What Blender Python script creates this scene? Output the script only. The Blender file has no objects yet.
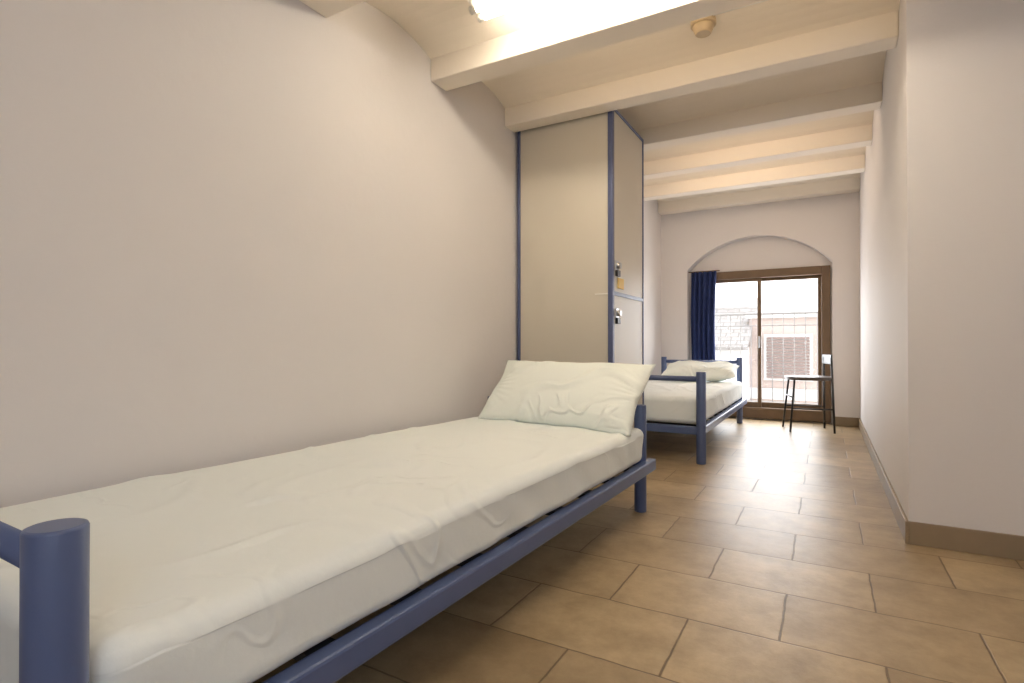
import bpy, bmesh, math
from mathutils import Vector, Matrix, noise
D=bpy.data; C=bpy.context
R=math.radians

# ---------------------------------------------------------------- materials
def new_mat(name):
    m=D.materials.new(name); m.use_nodes=True
    nt=m.node_tree; b=nt.nodes['Principled BSDF']
    return m,nt,b
def mat(name,col,rough=.6,metal=0,var=.06,scale=6,bump=.0,bscale=60,emis=None,estr=0,coat=0,crease=0):
    m,nt,b=new_mat(name)
    n=nt.nodes; l=nt.links
    tc=n.new('ShaderNodeTexCoord')
    nz=n.new('ShaderNodeTexNoise'); nz.inputs['Scale'].default_value=scale; nz.inputs['Detail'].default_value=4
    l.new(tc.outputs['Object'],nz.inputs['Vector'])
    mx=n.new('ShaderNodeMix'); mx.data_type='RGBA'
    c=Vector(col)
    mx.inputs[6].default_value=(*(c*(1-var)),1); mx.inputs[7].default_value=(*[min(1,x) for x in c*(1+var)],1)
    l.new(nz.outputs['Fac'],mx.inputs[0]); l.new(mx.outputs[2],b.inputs['Base Color'])
    b.inputs['Roughness'].default_value=rough; b.inputs['Metallic'].default_value=metal
    b.inputs['Coat Weight'].default_value=coat
    if bump>0:
        n2=n.new('ShaderNodeTexNoise'); n2.inputs['Scale'].default_value=bscale; n2.inputs['Detail'].default_value=6
        l.new(tc.outputs['Object'],n2.inputs['Vector'])
        bp=n.new('ShaderNodeBump'); bp.inputs['Strength'].default_value=bump; bp.inputs['Distance'].default_value=.01
        l.new(n2.outputs['Fac'],bp.inputs['Height']); l.new(bp.outputs['Normal'],b.inputs['Normal'])
        if crease>0:
            n3=n.new('ShaderNodeTexNoise'); n3.inputs['Scale'].default_value=3.2; n3.inputs['Detail'].default_value=2; n3.inputs['Distortion'].default_value=.6
            l.new(tc.outputs['Object'],n3.inputs['Vector'])
            s1=n.new('ShaderNodeMath'); s1.operation='SUBTRACT'; s1.inputs[1].default_value=.5; l.new(n3.outputs['Fac'],s1.inputs[0])
            s2=n.new('ShaderNodeMath'); s2.operation='ABSOLUTE'; l.new(s1.outputs[0],s2.inputs[0])
            mr=n.new('ShaderNodeMapRange'); mr.inputs[1].default_value=0; mr.inputs[2].default_value=.035; mr.inputs[3].default_value=1; mr.inputs[4].default_value=0
            mr.interpolation_type='SMOOTHSTEP'; l.new(s2.outputs[0],mr.inputs[0])
            n4=n.new('ShaderNodeTexNoise'); n4.inputs['Scale'].default_value=2.1; l.new(tc.outputs['Object'],n4.inputs['Vector'])
            mk=n.new('ShaderNodeMapRange'); mk.inputs[1].default_value=.46; mk.inputs[2].default_value=.62; l.new(n4.outputs['Fac'],mk.inputs[0])
            ml=n.new('ShaderNodeMath'); ml.operation='MULTIPLY'; l.new(mr.outputs[0],ml.inputs[0]); l.new(mk.outputs[0],ml.inputs[1])
            b2=n.new('ShaderNodeBump'); b2.inputs['Strength'].default_value=crease; b2.inputs['Distance'].default_value=.010
            l.new(ml.outputs[0],b2.inputs['Height']); l.new(bp.outputs['Normal'],b2.inputs['Normal']); l.new(b2.outputs['Normal'],b.inputs['Normal'])
    if emis:
        b.inputs['Emission Color'].default_value=(*emis,1); b.inputs['Emission Strength'].default_value=estr
    return m
M_wall=mat('wall_paint',(.745,.71,.695),.7,var=.02,scale=1.5,bump=.12,bscale=25)
M_ceil=mat('ceiling_paint',(.92,.84,.73),.75,var=.02,scale=2,bump=.1,bscale=30)
M_blue=mat('blue_enamel',(.085,.12,.245),.38,var=.08,scale=12,coat=.15)
M_blueD=mat('blue_trim',(.08,.10,.20),.4,var=.05)
M_sheet=mat('white_sheet',(.86,.90,.88),.85,var=.015,scale=4,bump=.25,bscale=14,crease=.38)
M_pill=mat('pillow_cotton',(.87,.91,.85),.85,var=.015,scale=5,bump=.25,bscale=22,crease=.7)
M_lam=mat('locker_laminate',(.60,.55,.46),.45,var=.02,scale=3)
M_base=mat('baseboard_tile',(.27,.20,.125),.45,var=.15,scale=9)
M_wood=mat('window_wood',(.16,.10,.055),.5,var=.2,scale=14)
M_curt=mat('curtain_fabric',(.018,.035,.13),.85,var=.15,scale=20)
M_black=mat('black_metal',(.015,.015,.017),.4,var=.1)
M_seat=mat('seat_laminate',(.12,.10,.09),.4,var=.1)
M_white=mat('white_plastic',(.82,.80,.74),.4,var=.01)
M_cream=mat('detector_plastic',(.60,.47,.30),.45,var=.03)
M_steel=mat('steel',(.5,.5,.5),.3,metal=1,var=.03)
M_yel=mat('yellow_sticker',(.8,.5,.03),.5,var=.03)
M_tube=mat('tube_glow',(1,1,1),.5,emis=(1,.88,.71),estr=30)
M_fillN=mat('tube_glow_near',(1,1,1),.5,emis=(1,.80,.58),estr=24)
M_fillW=mat('tube_glow_warm',(1,1,1),.5,emis=(1,.78,.58),estr=13)
M_fillB=mat('tube_glow_dim',(1,1,1),.5,emis=(1,.80,.57),estr=7)
M_rail=mat('railing_paint',(.36,.35,.34),.5,var=.1)
M_conc=mat('terrace_concrete',(.5,.48,.45),.8,var=.1,bump=.3)
M_stucco=mat('white_stucco',(.62,.60,.57),.9,var=.08,bump=.3)
M_pink=mat('pink_stucco',(.46,.37,.33),.9,var=.12,scale=3,bump=.3)
M_dark=mat('dark_shutter',(.22,.16,.14),.6,var=.1)

def floor_mat():
    m,nt,b=new_mat('floor_tiles'); n=nt.nodes; l=nt.links
    tc=n.new('ShaderNodeTexCoord'); mp=n.new('ShaderNodeMapping')
    mp.inputs['Location'].default_value=(.10,-.05,0)
    l.new(tc.outputs['Object'],mp.inputs['Vector'])
    nd=n.new('ShaderNodeTexNoise'); nd.inputs['Scale'].default_value=9
    l.new(mp.outputs[0],nd.inputs['Vector'])
    vm=n.new('ShaderNodeVectorMath'); vm.operation='MULTIPLY_ADD'
    vm.inputs[1].default_value=(.010,.010,0); l.new(nd.outputs['Color'],vm.inputs[0]); l.new(mp.outputs[0],vm.inputs[2])
    br=n.new('ShaderNodeTexBrick'); br.offset=.5; br.squash=1
    br.inputs['Scale'].default_value=1; br.inputs['Brick Width'].default_value=.45; br.inputs['Row Height'].default_value=.30
    br.inputs['Mortar Size'].default_value=.0034; br.inputs['Mortar Smooth'].default_value=.5; br.inputs['Bias'].default_value=0
    br.inputs['Color1'].default_value=(.37,.27,.155,1); br.inputs['Color2'].default_value=(.52,.395,.235,1)
    br.inputs['Mortar'].default_value=(.22,.155,.085,1)
    l.new(vm.outputs[0],br.inputs['Vector'])
    nz=n.new('ShaderNodeTexNoise'); nz.inputs['Scale'].default_value=6; nz.inputs['Detail'].default_value=10; nz.inputs['Roughness'].default_value=.72
    l.new(tc.outputs['Object'],nz.inputs['Vector'])
    cr=n.new('ShaderNodeValToRGB'); cr.color_ramp.elements[0].position=.32; cr.color_ramp.elements[0].color=(.62,.60,.57,1)
    cr.color_ramp.elements[1].position=.66; cr.color_ramp.elements[1].color=(1.0,1.0,1.0,1)
    l.new(nz.outputs['Fac'],cr.inputs[0])
    mx=n.new('ShaderNodeMix'); mx.data_type='RGBA'; mx.blend_type='MULTIPLY'; mx.inputs[0].default_value=1
    l.new(br.outputs['Color'],mx.inputs[6]); l.new(cr.outputs[0],mx.inputs[7]); l.new(mx.outputs[2],b.inputs['Base Color'])
    b.inputs['Roughness'].default_value=.38
    bp=n.new('ShaderNodeBump'); bp.inputs['Strength'].default_value=.6; bp.inputs['Distance'].default_value=.004
    ma=n.new('ShaderNodeMath'); ma.operation='MULTIPLY_ADD'; ma.inputs[1].default_value=-1.2
    l.new(br.outputs['Fac'],ma.inputs[0]); l.new(nz.outputs['Fac'],ma.inputs[2]); l.new(ma.outputs[0],bp.inputs['Height'])
    l.new(bp.outputs['Normal'],b.inputs['Normal'])
    return m
M_floor=floor_mat()
def roof_mat():
    m,nt,b=new_mat('roof_tiles'); n=nt.nodes; l=nt.links
    tc=n.new('ShaderNodeTexCoord'); br=n.new('ShaderNodeTexBrick')
    br.inputs['Scale'].default_value=1; br.inputs['Brick Width'].default_value=.22; br.inputs['Row Height'].default_value=.16
    br.inputs['Mortar Size'].default_value=.012
    br.inputs['Color1'].default_value=(.28,.265,.25,1); br.inputs['Color2'].default_value=(.35,.33,.32,1); br.inputs['Mortar'].default_value=(.2,.18,.17,1)
    l.new(tc.outputs['Object'],br.inputs['Vector']); l.new(br.outputs['Color'],b.inputs['Base Color']); b.inputs['Roughness'].default_value=.9
    return m
M_roof=roof_mat()
def glass_mat():
    m=D.materials.new('window_glass'); m.use_nodes=True; nt=m.node_tree; n=nt.nodes; l=nt.links
    n.clear(); o=n.new('ShaderNodeOutputMaterial'); t=n.new('ShaderNodeBsdfTransparent'); g=n.new('ShaderNodeBsdfGlossy'); g.inputs['Roughness'].default_value=.02
    mx=n.new('ShaderNodeMixShader'); mx.inputs[0].default_value=.05
    l.new(t.outputs[0],mx.inputs[1]); l.new(g.outputs[0],mx.inputs[2]); l.new(mx.outputs[0],o.inputs[0]); return m
M_glass=glass_mat()

# ---------------------------------------------------------------- helpers
def finish(name,bm,m,parent=None,smooth=False,bevel=0):
    me=D.meshes.new(name); bmesh.ops.recalc_face_normals(bm,faces=bm.faces); bm.to_mesh(me); bm.free()
    o=D.objects.new(name,me); C.collection.objects.link(o)
    if m: me.materials.append(m)
    if smooth:
        for p in me.polygons: p.use_smooth=True
    if bevel:
        b=o.modifiers.new('bevel','BEVEL'); b.width=bevel; b.segments=2; b.limit_method='ANGLE'
    if parent: o.parent=parent
    return o
def box(name,x0,x1,y0,y1,z0,z1,m,parent=None,bevel=0):
    bm=bmesh.new(); bmesh.ops.create_cube(bm,size=1)
    for v in bm.verts:
        v.co=Vector((x0+(v.co.x+.5)*(x1-x0),y0+(v.co.y+.5)*(y1-y0),z0+(v.co.z+.5)*(z1-z0)))
    return finish(name,bm,m,parent,bevel=bevel)
def cyl(name,p0,p1,r,m,parent=None,seg=28,bevel=0,r2=None):
    p0=Vector(p0);p1=Vector(p1);d=p1-p0
    bm=bmesh.new(); bmesh.ops.create_cone(bm,cap_ends=True,segments=seg,radius1=r,radius2=r if r2 is None else r2,depth=d.length)
    q=d.to_track_quat('Z','Y').to_matrix().to_4x4()
    bmesh.ops.transform(bm,matrix=Matrix.Translation((p0+p1)/2)@q,verts=bm.verts)
    o=finish(name,bm,m,parent,bevel=bevel)
    for p in o.data.polygons: p.use_smooth=len(p.vertices)==4
    return o
def empty(name,loc=(0,0,0),rz=0):
    e=D.objects.new(name,None); e.location=loc; e.rotation_euler=(0,0,rz); e.empty_display_size=.1
    C.collection.objects.link(e); return e
def prism_y(name,pts,y0,y1,m,parent=None):
    bm=bmesh.new(); vs=[bm.verts.new((x,y0,z)) for x,z in pts]; f=bm.faces.new(vs)
    r=bmesh.ops.extrude_face_region(bm,geom=[f])
    for v in [g for g in r['geom'] if isinstance(g,bmesh.types.BMVert)]: v.co.y=y1
    bmesh.ops.triangulate(bm,faces=[f for f in bm.faces if len(f.verts)>4])
    return finish(name,bm,m,parent)

# ---------------------------------------------------------------- room shell
XL=-1.65; XLF=-1.54; XR=.27; XRN=1.7; YB=5.925; YN=-1.6; YJ=3.535; YC=2.548; YW=6.05
box('floor',-1.9,1.9,-1.8,6.19,-.1,0,M_floor)
box('wall_left',XL-.15,XL,YN-.15,YJ,0,2.45,M_wall)
box('wall_left_far',XL-.15,XLF,YJ,YB,0,2.45,M_wall)
box('wall_right_far',XR,XR+.15,YC+.15,YB,0,2.45,M_wall)
box('wall_alcove',XR,XRN+.15,YC,YC+.15,0,2.45,M_wall)
box('wall_right',XRN,XRN+.15,YN-.15,YC,0,2.45,M_wall)
box('wall_front',XL,XRN,YN-.15,YN,0,2.45,M_wall)
# arched niche in the back wall
nL,nR,sp,rise=-1.265,.055,1.53,.31
arc=[]
w=(nR-nL)/2; rad=(w*w+rise*rise)/(2*rise); cxn=(nL+nR)/2; cz=sp+rise-rad; a=math.asin(w/rad)
for i in range(33):
    t=-a+2*a*i/32; arc.append((cxn+rad*math.sin(t),cz+rad*math.cos(t)))
pts=[(XL-.15,0),(nL,0)]+arc+[(nR,0),(XR+.15,0),(XR+.15,2.45),(XL-.15,2.45)]
prism_y('wall_back',pts,YB,YW,M_wall)
wL,wR,wB,wT=-1.205,.04,.075,1.51
rec=empty('wall_window')
box('below',XL-.15,XR+.15,YW,YW+.14,0,wB,M_wall,rec)
box('above',XL-.15,XR+.15,YW,YW+.14,wT,2.45,M_wall,rec)
box('left',XL-.15,wL,YW,YW+.14,wB,wT,M_wall,rec)
box('right',wR,XR+.15,YW,YW+.14,wB,wT,M_wall,rec)

# ceiling : shallow plaster vaults between beams
def zb(y): return 2.03+.035*(y-2.4)
beams=[(-1.52,-1.40),(-.80,-.68),(-.09,.03),(.62,.75),(1.325,1.455),(2.09,2.215),(2.79,2.905),(3.57,3.69),(4.30,4.42),(5.05,5.17),(5.80,5.925)]
prof=[]
for i in range(len(beams)-1):
    y0=beams[i][0]+.06 if i==0 else beams[i][1]-.02
    y1=beams[i+1][0]+.02
    z0=zb(y0)+.10; z1=zb(y1)+.10
    for k in range(13):
        t=k/12; prof.append((y0+(y1-y0)*t, z0+(z1-z0)*t+.075*math.sin(math.pi*t)**.8))
prof=[(YN-.15,prof[0][1])]+prof+[(6.19,prof[-1][1])]
bm=bmesh.new(); x0,x1=XL-.15,XRN+.15
lo0=[bm.verts.new((x0,y,z)) for y,z in prof]; lo1=[bm.verts.new((x1,y,z)) for y,z in prof]
up0=[bm.verts.new((x0,y,2.55)) for y,z in prof]; up1=[bm.verts.new((x1,y,2.55)) for y,z in prof]
for i in range(len(prof)-1):
    bm.faces.new((lo0[i],lo0[i+1],lo1[i+1],lo1[i])); bm.faces.new((up0[i],up1[i],up1[i+1],up0[i+1]))
    bm.faces.new((lo0[i],up0[i],up0[i+1],lo0[i+1])); bm.faces.new((lo1[i],lo1[i+1],up1[i+1],up1[i]))
bm.faces.new((lo0[0],lo1[0],up1[0],up0[0])); bm.faces.new((lo0[-1],up0[-1],up1[-1],lo1[-1]))
finish('ceiling',bm,M_ceil)
for (a0,a1) in beams:
    xr=XRN if a1<YC else XR
    xl=XL if a1<YJ else XLF
    box('ceiling_beam',xl,xr,a0,a1,zb((a0+a1)/2),zb((a0+a1)/2)+.135,M_ceil,bevel=.006)

# baseboards
bt=.012; bh=.085
box('baseboard_left',XL,XL+bt,YN,YJ,0,bh,M_base)
box('baseboard_left_far',XLF,XLF+bt,YJ,YB,0,bh,M_base)
box('baseboard_right_far',XR-bt,XR,YC-bt,YB,0,bh,M_base,bevel=.002)
box('baseboard_alcove',XR,XRN,YC-bt,YC,0,bh,M_base,bevel=.002)
box('baseboard_right',XRN-bt,XRN,YN,YC-bt,0,bh,M_base)
box('baseboard_back',nR,XR-bt,YB-bt,YB,0,bh,M_base,bevel=.002)
box('baseboard_back_left',XLF+bt,nL,YB-bt,YB,0,bh,M_base,bevel=.002)

# ---------------------------------------------------------------- window
win=empty('window_1')
fy0,fy1=YW-.03,YW+.07
box('frame_left',wL,wL+.05,fy0,fy1,wB,wT,M_wood,win,.004)
box('frame_right',wR-.075,wR,fy0,fy1,wB,wT,M_wood,win,.004)
box('frame_top',wL+.05,wR-.075,fy0+.002,fy1,wT-.08,wT,M_wood,win,.004)
box('frame_bottom',wL,wR,fy0-.01,fy1,0.012,wB+.045,M_wood,win,.004)
mx0=-.585
def sash(n,xa,xb,y):
    s=.032; z0=wB+.045; z1=wT-.08
    box(n+'_stile_a',xa,xa+s,y,y+.03,z0,z1,M_wood,win,.003); box(n+'_stile_b',xb-s,xb,y,y+.03,z0,z1,M_wood,win,.003)
    box(n+'_rail_top',xa+s,xb-s,y,y+.03,z1-s,z1,M_wood,win,.003); box(n+'_rail_bottom',xa+s,xb-s,y,y+.03,z0,z0+s+.02,M_wood,win,.003)
    box(n+'_glass',xa+s,xb-s,y+.012,y+.016,z0+s,z1-s,M_glass,win)
sash('sash_left',wL+.05,mx0+.02,YW+.0)
sash('sash_right',mx0-.02,wR-.075,YW+.033)
box('handle',mx0-.006,mx0+.008,YW-.02,YW,.72,.84,M_steel,win,.003)

# curtain
cu=empty('curtain')
bm=bmesh.new(); nx,nz=90,24; g=[]
for j in range(nz+1):
    row=[]; z=.03+(1.515-.03)*j/nz; sq=1-.05*math.sin(math.pi*j/nz)
    for i in range(nx+1):
        t=i/nx; x=-1.235+(.25*sq)*t+.004*math.sin(j*.3)
        y=5.975+.022*math.sin(t*2*math.pi*5+.25*math.sin(j*.25))+.005*math.sin(t*40+j*.15)
        row.append(bm.verts.new((x,y,z)))
    g.append(row)
for j in range(nz):
    for i in range(nx): bm.faces.new((g[j][i],g[j][i+1],g[j+1][i+1],g[j+1][i]))
cur=finish('cloth',bm,M_curt,cu,smooth=True)
s=cur.modifiers.new('s','SOLIDIFY'); s.thickness=.003
cyl('rod',(nL+.002,5.975,1.52),(-.95,5.975,1.52),.006,M_wood,cu)

# ---------------------------------------------------------------- locker
lk=empty('locker_wardrobe')
lx0,lx1,ly0,ly1,lz=XL+.015,-1.03,2.925,3.525,2.09
box('body',lx0+.01,lx1-.02,ly0+.004,ly1-.004,.03,lz-.02,M_lam,lk)
box('plinth',lx0+.02,lx1-.04,ly0+.03,ly1-.03,0,.035,M_blueD,lk)
e=.026
box('edge_left',lx0,lx0+.018,ly0-.006,ly0+.02,.02,lz,M_blueD,lk,.004)
box('edge_corner',lx1-e,lx1+.004,ly0-.008,ly0+.026,.02,lz,M_blueD,lk,.005)
box('edge_rear',lx1-.012,lx1+.003,ly1-.018,ly1,.02,lz,M_blueD,lk,.004)
box('edge_top',lx0,lx1,ly0-.003,ly0+.02,lz-.012,lz,M_blueD,lk,.003)
box('edge_top_side',lx1-.02,lx1+.003,ly0,ly1,lz-.014,lz,M_blueD,lk,.003)
box('door_upper',lx1-.022,lx1-.002,ly0+.03,ly1-.02,1.05,lz-.018,M_lam,lk,.002)
box('door_lower',lx1-.022,lx1-.002,ly0+.03,ly1-.02,.05,1.032,M_lam,lk,.002)
box('divider',lx1-.02,lx1+.003,ly0+.02,ly1-.01,1.03,1.052,M_blueD,lk,.002)
box('panel_joint',lx0+.50,lx1-e,ly0+.001,ly0+.006,1.035,1.041,M_white,lk)
for zz,nm in((1.20,'lock_upper'),(.93,'lock_lower')):
    cyl(nm,(lx1-.004,ly0+.075,zz),(lx1+.024,ly0+.075,zz),.017,M_steel,lk)
    box(nm+'_hasp',lx1-.002,lx1+.014,ly0+.05,ly0+.10,zz-.06,zz-.025,M_black,lk,.002)
    box(nm+'_plate',lx1-.002,lx1+.004,ly0+.05,ly0+.10,zz-.03,zz+.03,M_steel,lk,.002)
box('sticker',lx1-.002,lx1+.003,ly0+.09,ly0+.19,1.075,1.135,M_yel,lk)

# ---------------------------------------------------------------- beds
def bed(loc,rz,length,width,hz,fz,lr):
    b=empty('metal_bed_frame',loc,rz)
    W=-width
    zr=.2325
    box('side_rail_right',-.02,.02,.0,lr,zr-.05,zr,M_blue,b,.006)
    box('side_rail_left',W-.02,W+.02,.0,lr,zr-.05,zr,M_blue,b,.006)
    for nm,x in(('foot_post_right',0),('foot_post_left',W)):
        cyl(nm,(x,0,0),(x,0,fz),.03,M_blue,b,36,.004)
    for nm,x in(('head_post_right',-.035),('head_post_left',W+.035)):
        cyl(nm,(x,length,0),(x,length,hz),.027,M_blue,b,36,.004)
    cyl('foot_bar_top',(W,0,fz-.045),(0,0,fz-.045),.017,M_blue,b)
    box('foot_bar_low',W,0,-.018,.018,zr-.05,zr,M_blue,b,.005)
    cyl('head_bar_top',(W+.035,length,hz-.045),(-.035,length,hz-.045),.017,M_blue,b)
    box('head_bar_low',W,0,length-.018,length+.018,zr-.05,zr-.002,M_blue,b,.005)
    for i in range(9):
        y=.15+i*(length-.3)/8
        box('slat_%d'%(i+1),W+.02,-.02,y-.03,y+.03,zr-.02,zr-.004,M_black,b)
    return b
def mattress(loc,rz,x0,x1,y0,y1,z0,z1,seed,marks=()):
    bm=bmesh.new(); bmesh.ops.create_cube(bm,size=1)
    bmesh.ops.subdivide_edges(bm,edges=bm.edges[:],cuts=110,use_grid_fill=True)
    r=.035; dx,dy,dz=x1-x0,y1-y0,z1-z0
    for v in bm.verts:
        p=Vector((x0+(v.co.x+.5)*dx,y0+(v.co.y+.5)*dy,z0+(v.co.z+.5)*dz))
        q=Vector((min(max(p.x,x0+r),x1-r),min(max(p.y,y0+r),y1-r),min(max(p.z,z0+r),z1-r)))
        d=p-q
        if d.length>1e-6: p=q+d.normalized()*r
        top=max(0,(p.z-z0)/dz)
        n1=noise.noise(Vector((p.x*2.2,p.y*1.6,seed)))
        n2=noise.noise(Vector((p.x*9+p.y*3,p.y*4,seed+3)))
        rid=max(0,1-abs(noise.noise(Vector((p.x*3.5+p.y*1.2,p.y*2.2-p.x,seed+9))))*9)
        p.z+=top*(.007*n1+.002*n2+.005*rid)
        for (mx_,my_,ang) in marks:      # small puckers of the fitted sheet
            ux=(p.x-mx_)*math.cos(ang)+(p.y-my_)*math.sin(ang); uy=-(p.x-mx_)*math.sin(ang)+(p.y-my_)*math.cos(ang)
            p.z+=top*.011*math.exp(-(ux/.05)**2-(uy/.014)**2)
        if top<.8:
            wob=.006*noise.noise(Vector((p.y*5,p.z*6,seed)))-.006*(1-top)+.006*math.sin(p.y*30+p.z*40)*noise.noise(Vector((p.y*2,1,seed)))
            if abs(p.x-x0)<.03: p.x-=wob
            if abs(p.x-x1)<.03: p.x+=wob
        v.co=p
    o=finish('mattress',bm,M_sheet,smooth=True); o.location=loc; o.rotation_euler=(0,0,rz); return o
def pillow(loc,rot,a,b,T,seed):
    bm=bmesh.new(); N=64
    def pt(u,v,s):
        x=a*u*(1-.05*(1-v*v)) ; y=b*v*(1-.10*(1-u*u))
        h=max(0,(1-abs(u)**3.2)*(1-abs(v)**2.6))**.55
        P=Vector((x,y,0))
        wr=.012*noise.noise(Vector((x*6,y*6,seed+s)))+.013*max(0,1-6*abs(noise.noise(Vector((x*3+y*2,y*5-x*2,seed+s*2)))))
        wr+=.006*math.sin(40*math.atan2(y,abs(a)-abs(x)+.05))*max(0,abs(u)-.55)
        z=s*T*h+wr*min(1,h*1.6)*s
        P.z=z+.012*noise.noise(Vector((x*3,y*3,seed)))
        P.x+=.008*noise.noise(Vector((y*8,1,seed))); P.y+=.010*noise.noise(Vector((x*7,2,seed)))
        return P
    for s in(1,-1):
        g=[[bm.verts.new(pt(-1+2*i/N,-1+2*j/N,s)) for i in range(N+1)] for j in range(N+1)]
        for j in range(N):
            for i in range(N): bm.faces.new((g[j][i],g[j][i+1],g[j+1][i+1],g[j+1][i]))
    bmesh.ops.remove_doubles(bm,verts=bm.verts,dist=.0006)
    o=finish('pillow',bm,M_pill,smooth=True); o.location=loc; o.rotation_euler=rot; return o
P1=(-.7425,.2775,0); r1=-R(1.3)
bed(P1,r1,2.16,.865,.48,.55,2.22)
mattress(P1,r1,-.885,.006,.035,2.11,.236,.388,1.7,marks=((-.38,.98,.9),(-.42,.93,.5),(-.40,.55,1.2)))
pillow((-1.08,2.35,.524),(R(48),0,-R(8)),.420,.195,.07,4.2)
P2=(-.685,3.60,0); r2=0
bed(P2,r2,2.05,.79,.63,.58,2.16)
mattress(P2,r2,-.80,.0,.04,2.0,.236,.41,5.1)
pillow((-1.03,5.36,.51),(R(14),0,R(2)),.33,.19,.075,7.7)

# ---------------------------------------------------------------- chair
ch=empty('chair',(-.135,5.50,0),R(14))
for nm,x,y,zt in(('leg_1',-.15,-.13,.45),('leg_2',-.15,.13,.45),('leg_3',.14,-.13,.64),('leg_4',.14,.13,.64)):
    cyl(nm,(x*1.18,y*1.2,0),(x*(.9 if zt<.5 else 1.08),y*.9,zt),.009,M_black,ch,16)
bm=bmesh.new(); bmesh.ops.create_cone(bm,cap_ends=True,segments=48,radius1=.178,radius2=.185,depth=.03)
for v in bm.verts:      # squircle seat
    t=math.atan2(v.co.y,v.co.x); k=1/((abs(math.cos(t))**3+abs(math.sin(t))**3)**(1/3)); v.co.x*=k; v.co.y*=k*.95; v.co.z+=.46
finish('seat',bm,M_seat,ch,bevel=.006)
bm=bmesh.new(); g=[]
for j in range(3):
    g.append([bm.verts.new((.150+.012*math.cos(t)-.0,.15*math.sin(t),.585+.04*j)) for t in [(-1.2+2.4*i/16) for i in range(17)]])
for j in range(2):
    for i in range(16): bm.faces.new((g[j][i],g[j][i+1],g[j+1][i+1],g[j+1][i]))
bk=finish('backrest',bm,M_black,ch,smooth=True); s=bk.modifiers.new('s','SOLIDIFY'); s.thickness=.012
for nm,a_,b_ in(('stretcher_1',(-.165,-.142,.2),(.16,-.142,.2)),('stretcher_2',(-.165,.142,.2),(.16,.142,.2)),('stretcher_3',(-.158,-.137,.3),(-.158,.137,.3))):
    cyl(nm,a_,b_,.006,M_black,ch,12)

# ---------------------------------------------------------------- lamps / detector
def tube_light(x0,x1,y,z,m,par=None,two=False,hw=.03):
    f=empty('fluorescent_lamp')  # builds the visible ceiling lamp and the added fill tubes
    hw=.055 if two else hw
    box('batten',x0-.03,x1+.03,y-hw,y+hw,z+.02,z+.05,M_white,f,.006)
    for k,yy in enumerate((y-.03,y+.03) if two else (y,)):
        cyl('tube_%d'%k,(x0,yy,z),(x1,yy,z),.013,m,f)
        cyl('cap_a%d'%k,(x0-.03,yy,z),(x0,yy,z),.016,M_white,f); cyl('cap_b%d'%k,(x1,yy,z),(x1+.03,yy,z),.016,M_white,f)
    return f
tube_light(-1.21,.0,1.86,2.10,M_tube,two=True)
tube_light(-.3,1.0,.30,2.01,M_fillN)  # added fill tube out of view, warms the alcove and near room
tube_light(-1.2,0,4.475,2.165,M_fillW)  # added warm fill, tucked out of sight behind a beam
tube_light(-1.0,0,3.735,2.135,M_fillW)  # second unseen fill tube, added to warm the far end
tube_light(-1.2,.15,2.242,2.075,M_fillB,hw=.024)  # invented fill tube hidden by the beam, brightens the vault
sd=empty('smoke_detector')
sx,sy=-.474,2.56; szt=zb(sy)+.168
cyl('base',(sx,sy,szt-.018),(sx,sy,szt+.008),.055,M_cream,sd,40,.003)
cyl('head',(sx,sy,szt-.055),(sx,sy,szt-.018),.034,M_cream,sd,40,.004,r2=.048)
cyl('conduit',(sx+.05,sy-.04,szt-.0),(XR,sy-.04,szt-.0),.007,M_white,sd,12)

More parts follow.
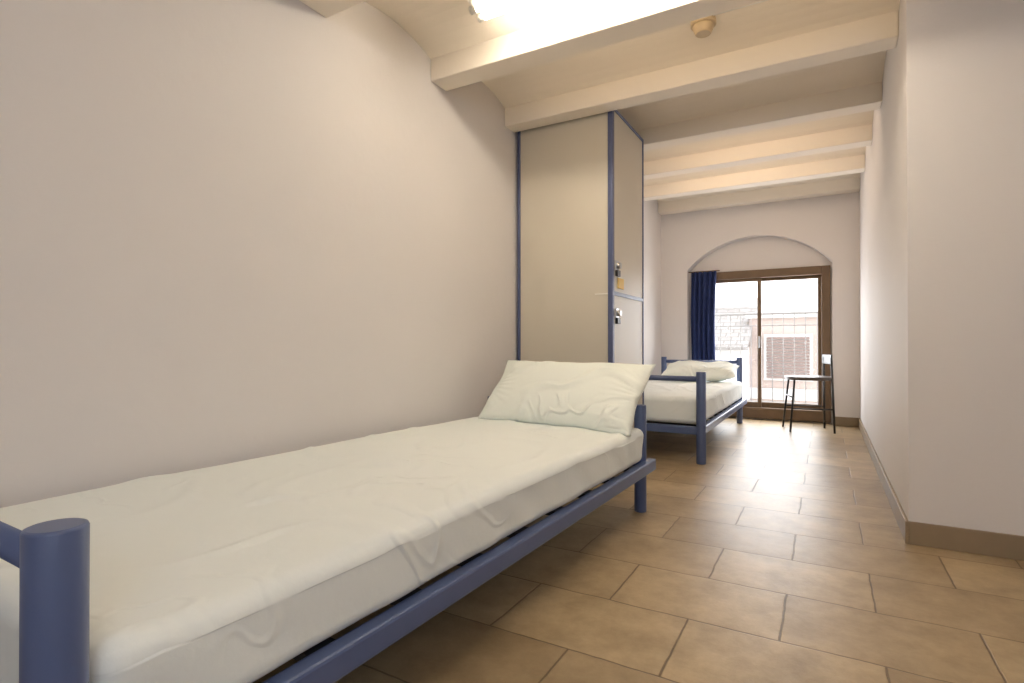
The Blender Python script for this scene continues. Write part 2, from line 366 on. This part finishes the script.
# ---------------------------------------------------------------- outside
box('balcony_floor',-2.6,1.6,6.19,7.3,-.25,-.02,M_conc)
rl=empty('balcony_railing')
cyl('top_rail',(-2.6,7.1,1.12),(1.6,7.1,1.12),.014,M_rail,rl,16)
cyl('mid_rail',(-2.6,7.1,.98),(1.6,7.1,.98),.007,M_rail,rl,12)
cyl('bottom_rail',(-2.6,7.1,.08),(1.6,7.1,.08),.010,M_rail,rl,12)
for i in range(36): cyl('bar_%d'%i,(-2.5+i*.115,7.1,-.02),(-2.5+i*.115,7.1,1.12),.005,M_rail,rl,8)
nb=empty('neighbor_building')
box('wall_low',-6,-1.25,10.6,13,-4,.72,M_stucco,nb)
bm=bmesh.new()
for v in((-2.4,-.9,0),(2.4,-.9,0),(2.4,.9,0),(-2.4,.9,0)): bm.verts.new(v)
bm.faces.new(bm.verts[:]); ro=finish('roof',bm,M_roof,nb); ro.location=(-3.6,11.25,1.12); ro.rotation_euler=(R(27),0,0)
s=ro.modifiers.new('s','SOLIDIFY'); s.thickness=.06
box('wall_high',-6,-1.25,12.05,13,.7,1.75,M_stucco,nb)
box('facade',-1.25,3.5,11.2,13,-4,1.25,M_pink,nb)
box('cornice',-1.3,3.5,11.1,13,1.25,1.33,M_stucco,nb)
box('band',-1.25,3.5,11.15,11.2,-.25,-.05,M_stucco,nb)
for k,xx in enumerate((-.95,.45)):
    box('shutter_frame_%d'%k,xx-.05,xx+.75,11.14,11.2,.1,.95,M_stucco,nb)
    for i in range(14): box('slat_%d_%d'%(k,i),xx,xx+.7,11.11,11.15,.14+i*.055,.14+i*.055+.04,M_dark,nb)
box('street',-12,12,6.4,30,-4.2,-4.02,M_conc)

# ---------------------------------------------------------------- light
def area(name,loc,rot,sx,sy,e,col):
    l=D.lights.new(name,'AREA'); l.shape='RECTANGLE'; l.size=sx; l.size_y=sy; l.energy=e; l.color=col
    o=D.objects.new(name,l); o.location=loc; o.rotation_euler=rot; C.collection.objects.link(o); return o
ld=Vector((-1.65,1.9,1.0))-Vector((1.2,-1.35,1.7))
area('daylight_rear',(1.2,-1.35,1.7),ld.to_track_quat('-Z','Y').to_euler(),1.2,.9,21,(.70,.82,1))  # added cool fill in place of daylight, no window on this side
area('daylight_window',(-.58,6.25,.85),(R(-90),0,0),1.2,1.3,26,(.95,.97,1))
w=D.worlds.new('sky'); C.scene.world=w; w.use_nodes=True
bg=w.node_tree.nodes['Background']; bg.inputs[0].default_value=(.95,.97,1,1); bg.inputs[1].default_value=3.0

cam=D.cameras.new('camera'); co=D.objects.new('camera',cam); C.collection.objects.link(co)
cam.sensor_width=36; cam.lens=548/1024*36; cam.clip_start=.02
co.location=(0,0,.75); co.rotation_euler=(R(90.37),0,R(29.8)); C.scene.camera=co
C.scene.view_settings.view_transform='Standard'
C.scene.view_settings.exposure=.35
